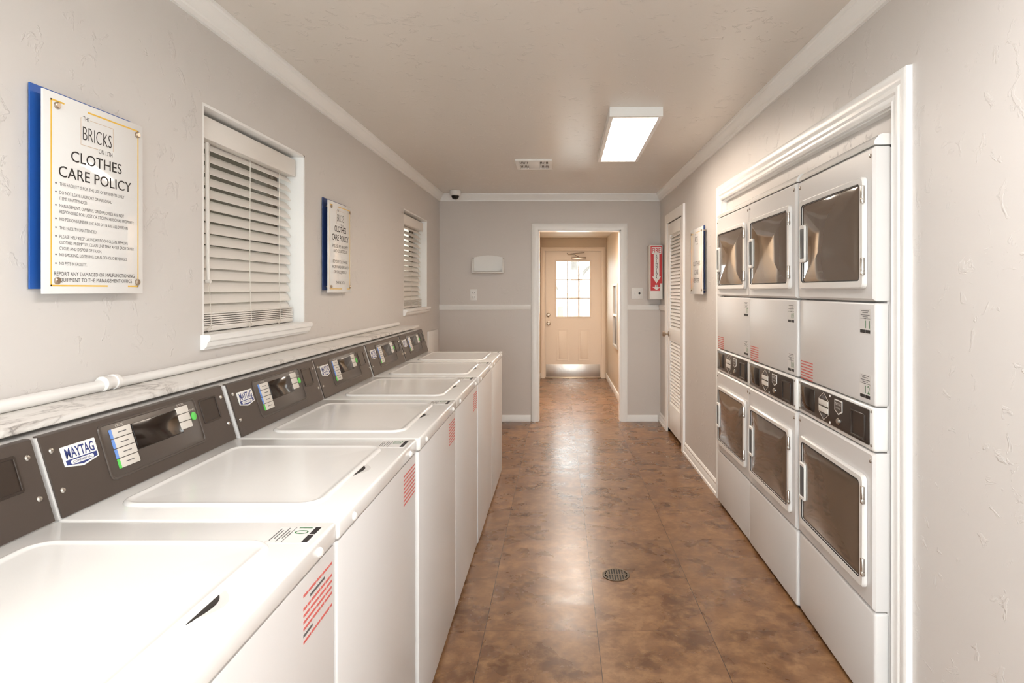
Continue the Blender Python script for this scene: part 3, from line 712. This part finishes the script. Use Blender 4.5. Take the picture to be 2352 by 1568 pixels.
# ------------------------------------------------------------------ ceiling fixtures
def ceiling_light(x, y, mat, label, rot=0.0, zc=ZC, hl=.61):
    t = thing('ceiling_light', label, 'ceiling light', Matrix.Translation((x, y, zc)) @ Matrix.Rotation(math.radians(rot), 4, 'Z'), 'four foot box ceiling lights')
    MB().ring((-.148, .148, -hl, hl), (-.126, .126, -hl + .025, hl - .025), -.054, -.0005, .003, .002, .0).build('housing', 'trim', t)
    MB().box(-.147, .147, -hl + .001, hl - .001, -.0115, -.0005).build('backplate', 'trim', t)
    MB().box(-.127, .127, -hl + .024, hl - .024, -.050, -.045).build('diffuser', mat, t)
    return t
ceiling_light(.437, 4.034, M['lampfar'], 'white box ceiling light with a lit panel, in view over the aisle', -.6)
ceiling_light(.30, .55, M['lampnear'], 'lit box ceiling light over the camera end of the room, above the photo edge')
ceiling_light(.15, 7.22, M['lamphall'], 'warm lit box ceiling light in the hall just behind the doorway head', 0, HC, .52)

t = thing('ceiling_vent', 'small white air vent in the ceiling left of the light', 'vent', Matrix.Translation((-.195, 4.965, ZC)))
MB().box(-.135, .135, -.165, .165, -.004, -.0005).build('backing', 'dark', t)
MB().ring((-.146, .146, -.178, .178), (-.118, .118, -.14, .14), -.014, -.0005, .004, .003, .0).build('vent_frame', 'trim', t)
MB().box(-.042, .042, -.14, .14, -.013, -.004, .002).build('damper_plate', 'trim', t)
b = MB()
for s in (-1, 1):
    for k in range(7): b.box(s * .080 - .034 + k * .0113 - .0026, s * .080 - .034 + k * .0113 + .0026, -.14, .14, -.012, -.004)
b.box(-.118, .118, -.012, .012, -.0125, -.004); b.build('vent_blades', 'trim', t)

t = thing('security_camera', 'small white dome security camera on the ceiling in the back left corner', 'camera', Matrix.Translation((XL + .205, 6.30, ZC)))
MB().lathe([(.050, 0), (.057, -.002), (.058, -.030), (.055, -.048), (.046, -.054), (.034, -.055)], 28).build('camera_body', 'plastic', t)
MB().lathe([(.040, -.050), (.038, -.066), (.030, -.082), (.016, -.090), (0, -.092)], 24).build('dome', 'display', t)

# ------------------------------------------------------------------ back wall fittings
FBX = lambda x, z: frame((x, YB, z), (1, 0, 0), (0, 0, 1), (0, -1, 0))
t = thing('wall_holder', 'white wall-mounted tray with curved top on the back wall above the outlet', 'holder', FBX(-.905, 1.562))
n = 12; arch = [(.004, .02), (.326, .02), (.326, .165)] + [(.326 - .322 * i / n, .165 + .024 * math.sin(PI * i / n)) for i in range(1, n)] + [(.004, .165)]
MB().poly(arch, 0, .010).build('back_panel', 'plastic', t)
MB().box(0, .330, 0, .014, 0, .105, .004).build('tray_floor', 'plastic', t)
for x in (.0, .316): MB().poly([(.0, .01), (.095, .01), (.092, .05), (.04, .150), (.0, .165)], x, x + .014, T=frame((0, 0, 0), (0, 0, 1), (0, 1, 0), (1, 0, 0))).build('side_panel', 'plastic', t)
t = thing('wall_outlet', 'white double power outlet on the back wall below the tray', 'outlet', FBX(-.933, 1.276))
MB().plate(0, .072, 0, .118, 0, .006, .004, .002).build('outlet_plate', 'plastic', t)
for y in (.018, .066): o = MB().plate(.018, .054, y, y + .034, .006, .008, .010, .001).build('socket', 'plastic', t); MB().box(.026, .029, y + .012, y + .024, .008, .0085).box(.043, .046, y + .012, y + .024, .008, .0085).build('slots', 'rubber', o)
t = thing('light_switch', 'white two-gang switch plate between the doorway and the fire extinguisher cabinet', 'switch', FBX(.770, 1.290))
MB().plate(0, .118, 0, .120, 0, .006, .004, .002).build('switch_plate', 'plastic', t)
MB().box(.031, .040, .047, .073, .006, .018, .003).build('toggle', 'plastic', t); MB().cyl((.083, .062), .012, .006, .009).build('key_switch', 'rubber', t)
for x, y in ((.035, .020), (.035, .1), (.083, .02), (.083, .1)): MB().cyl((x, y), .003, .006, .0072, 8).build('screw', 'chrome', t)

# fire extinguisher cabinet
t = thing('extinguisher_cabinet', 'grey fire extinguisher cabinet with red and white arrow sign in the back right corner', 'cabinet', FBX(.931, 1.288)); cd = .205; cw = .136; chh = .560
MB().box(0, cw, 0, chh, 0, cd, .004).build('cabinet_body', 'cabgrey', t)
MB().plate(.006, cw - .006, .006, chh - .006, cd, cd + .004, .004, .001).build('cabinet_door', 'plastic', t)
sp = MB().plate(.010, cw - .008, .090, chh - .012, cd + .004, cd + .0048, .002).build('sign_panel', 'red', t); z = cd + .0048
MB().plate(.020, cw - .018, chh - .092, chh - .024, z, z + .0004).poly([(.042, chh - .095), (.098, chh - .095), (.098, .235), (.114, .235), (.070, .165), (.026, .235), (.042, .235)], z, z + .0004).poly([(.055, .150), (.085, .150), (.085, .128), (.112, .128), (.070, .098), (.028, .128), (.055, .128)], z, z + .0004).plate(cw - .030, cw - .008, .090, .165, z, z + .0004).build('arrow', 'plastic', sp)
b = MB(); b.text('FIRE', .069, chh - .080, .046, width=.086, align='C', z0=z + .0005, bold=.012); b.build('sign_heading', 'red', sp)
b = MB()
for i, ch in enumerate('EXTINGUISHER'): b.text(ch, .070, chh - .119 - i * .0205, .0165, align='C', z0=z + .0005, bold=.03, hscale=1.15)
b.plate(.062, .068, .130, .148, z + .0004, z + .0006, .002); b.plate(.072, .078, .130, .148, z + .0004, z + .0006, .002)
b.build('sign_lettering', 'ink', sp)

# cabinet recessed in the hall's right wall
t = thing('hall_niche', 'shallow grey framed wall shelf unit on the right wall of the hall', 'shelf', frame((HX1, 8.30, .643), (0, -1, 0), (0, 0, 1), (-1, 0, 0)))
MB().box(0, .62, 0, .827, 0, .004).build('back_panel', 'nichegrey', t)
MB().ring((0, .62, 0, .827), (.03, .59, .03, .797), .0, .030, .002, .002, .002).build('niche_frame', 'nicheframe', t)
MB().box(.03, .59, .40, .43, .002, .028, .002).build('niche_shelf', 'doorpaint', t)

# floor drain
t = thing('floor_drain', 'round slotted metal drain set in the brown floor', 'drain', Matrix.Translation((.2795, 3.007, 0)))
MB().ring((-.066, .066, -.066, .066), (-.056, .056, -.056, .056), 0, .003, .0659, .0559, .001, n=10).build('drain_rim', 'drainmetal', t)
MB().cyl((0, 0), .057, .0002, .0008, 32).build('drain_well', 'rubber', t)
b = MB()
for k in range(-4, 5):
    x = k * .0125; hl = math.sqrt(max(.0565 ** 2 - x * x, 0)); b.box(x - .0032, x + .0032, -hl, hl, .0008, .0026)
b.box(-.056, .056, -.005, .005, .0008, .0027); b.box(-.0565, -.040, -.02, .02, .0008, .0026); b.box(.040, .0565, -.02, .02, .0008, .0026)
b.build('drain_grate', 'drainmetal', t)

# ------------------------------------------------------------------ outside
struct(MB().box(-40, 40, -10, 60, -.5, -.20).build('ground', 'soil', smooth=False))
struct(MB().box(-4.2, -4.0, -2, 12, -.2, 4.6).build('wall_neighbour', 'brick', smooth=False))
def tree(x, y, h, seed, label):
    rng = random.Random(seed); t = thing('tree', label, 'tree', Matrix.Translation((x, y, -.2)), 'bare trees outside the glazed door')
    b = MB(); b.tube([(0, 0, 0), (.03, .02, h * .3), (-.05, 0, h * .6), (.04, .02, h)], [.13, .11, .09, .05], 10); b.build('trunk', 'bark', t)
    b = MB()
    for i in range(11):
        z0 = h * rng.uniform(.35, .95); a = rng.uniform(0, 2 * PI); l = rng.uniform(.7, 1.6)
        p1 = (l * .5 * math.cos(a), l * .5 * math.sin(a), z0 + l * .35); p2 = (l * math.cos(a + .3), l * math.sin(a + .3), z0 + l * .9)
        b.tube([(0, 0, z0), p1, p2], [.045, .028, .01], 7)
    b.build('branches', 'bark', t)
tree(.40, 14.0, 3.6, 5, 'bare grey tree seen through the middle panes of the glazed door')
tree(-.35, 18.5, 5.0, 9, 'bare grey tree farther off, seen through the upper left pane of the glazed door')
t = tag(MB().box(-.02, .10, 12.4, 12.45, -.2, 1.06, .01).build('board', 'tan'), 'tan board standing outside, seen in the lower left pane of the glazed door', 'board')
def shrub(x, y, z1, label):
    rng = random.Random(11); t = thing('shrub', label, 'plant', Matrix.Translation((x, y, -.2)))
    MB().tube([(0, 0, 0), (.02, 0, z1 * .6)], [.03, .02], 8).build('stem', 'bark', t)
    b = MB()
    for i in range(700):
        a, e_, r = rng.uniform(0, 2 * PI), rng.uniform(-1, 1), rng.uniform(.5, 1) ** .5
        c = Vector((.45 * r * math.cos(a) * math.sqrt(1 - e_ * e_), .45 * r * math.sin(a) * math.sqrt(1 - e_ * e_), z1 * .6 + z1 * .4 * e_ * r))
        d1 = Vector((rng.uniform(-1, 1), rng.uniform(-1, 1), rng.uniform(-.4, 1))).normalized() * .05; d2 = d1.cross(Vector((rng.uniform(-1, 1), rng.uniform(-1, 1), 1))).normalized() * .022
        b.add([c - d1, c + d2, c + d1, c - d2], [(0, 1, 2, 3)])
    b.build('foliage', 'leaf', t, recalc=False)
shrub(-2.3, 3.7, 1.42, 'green shrub glimpsed through the lowest gaps of the near window blind')
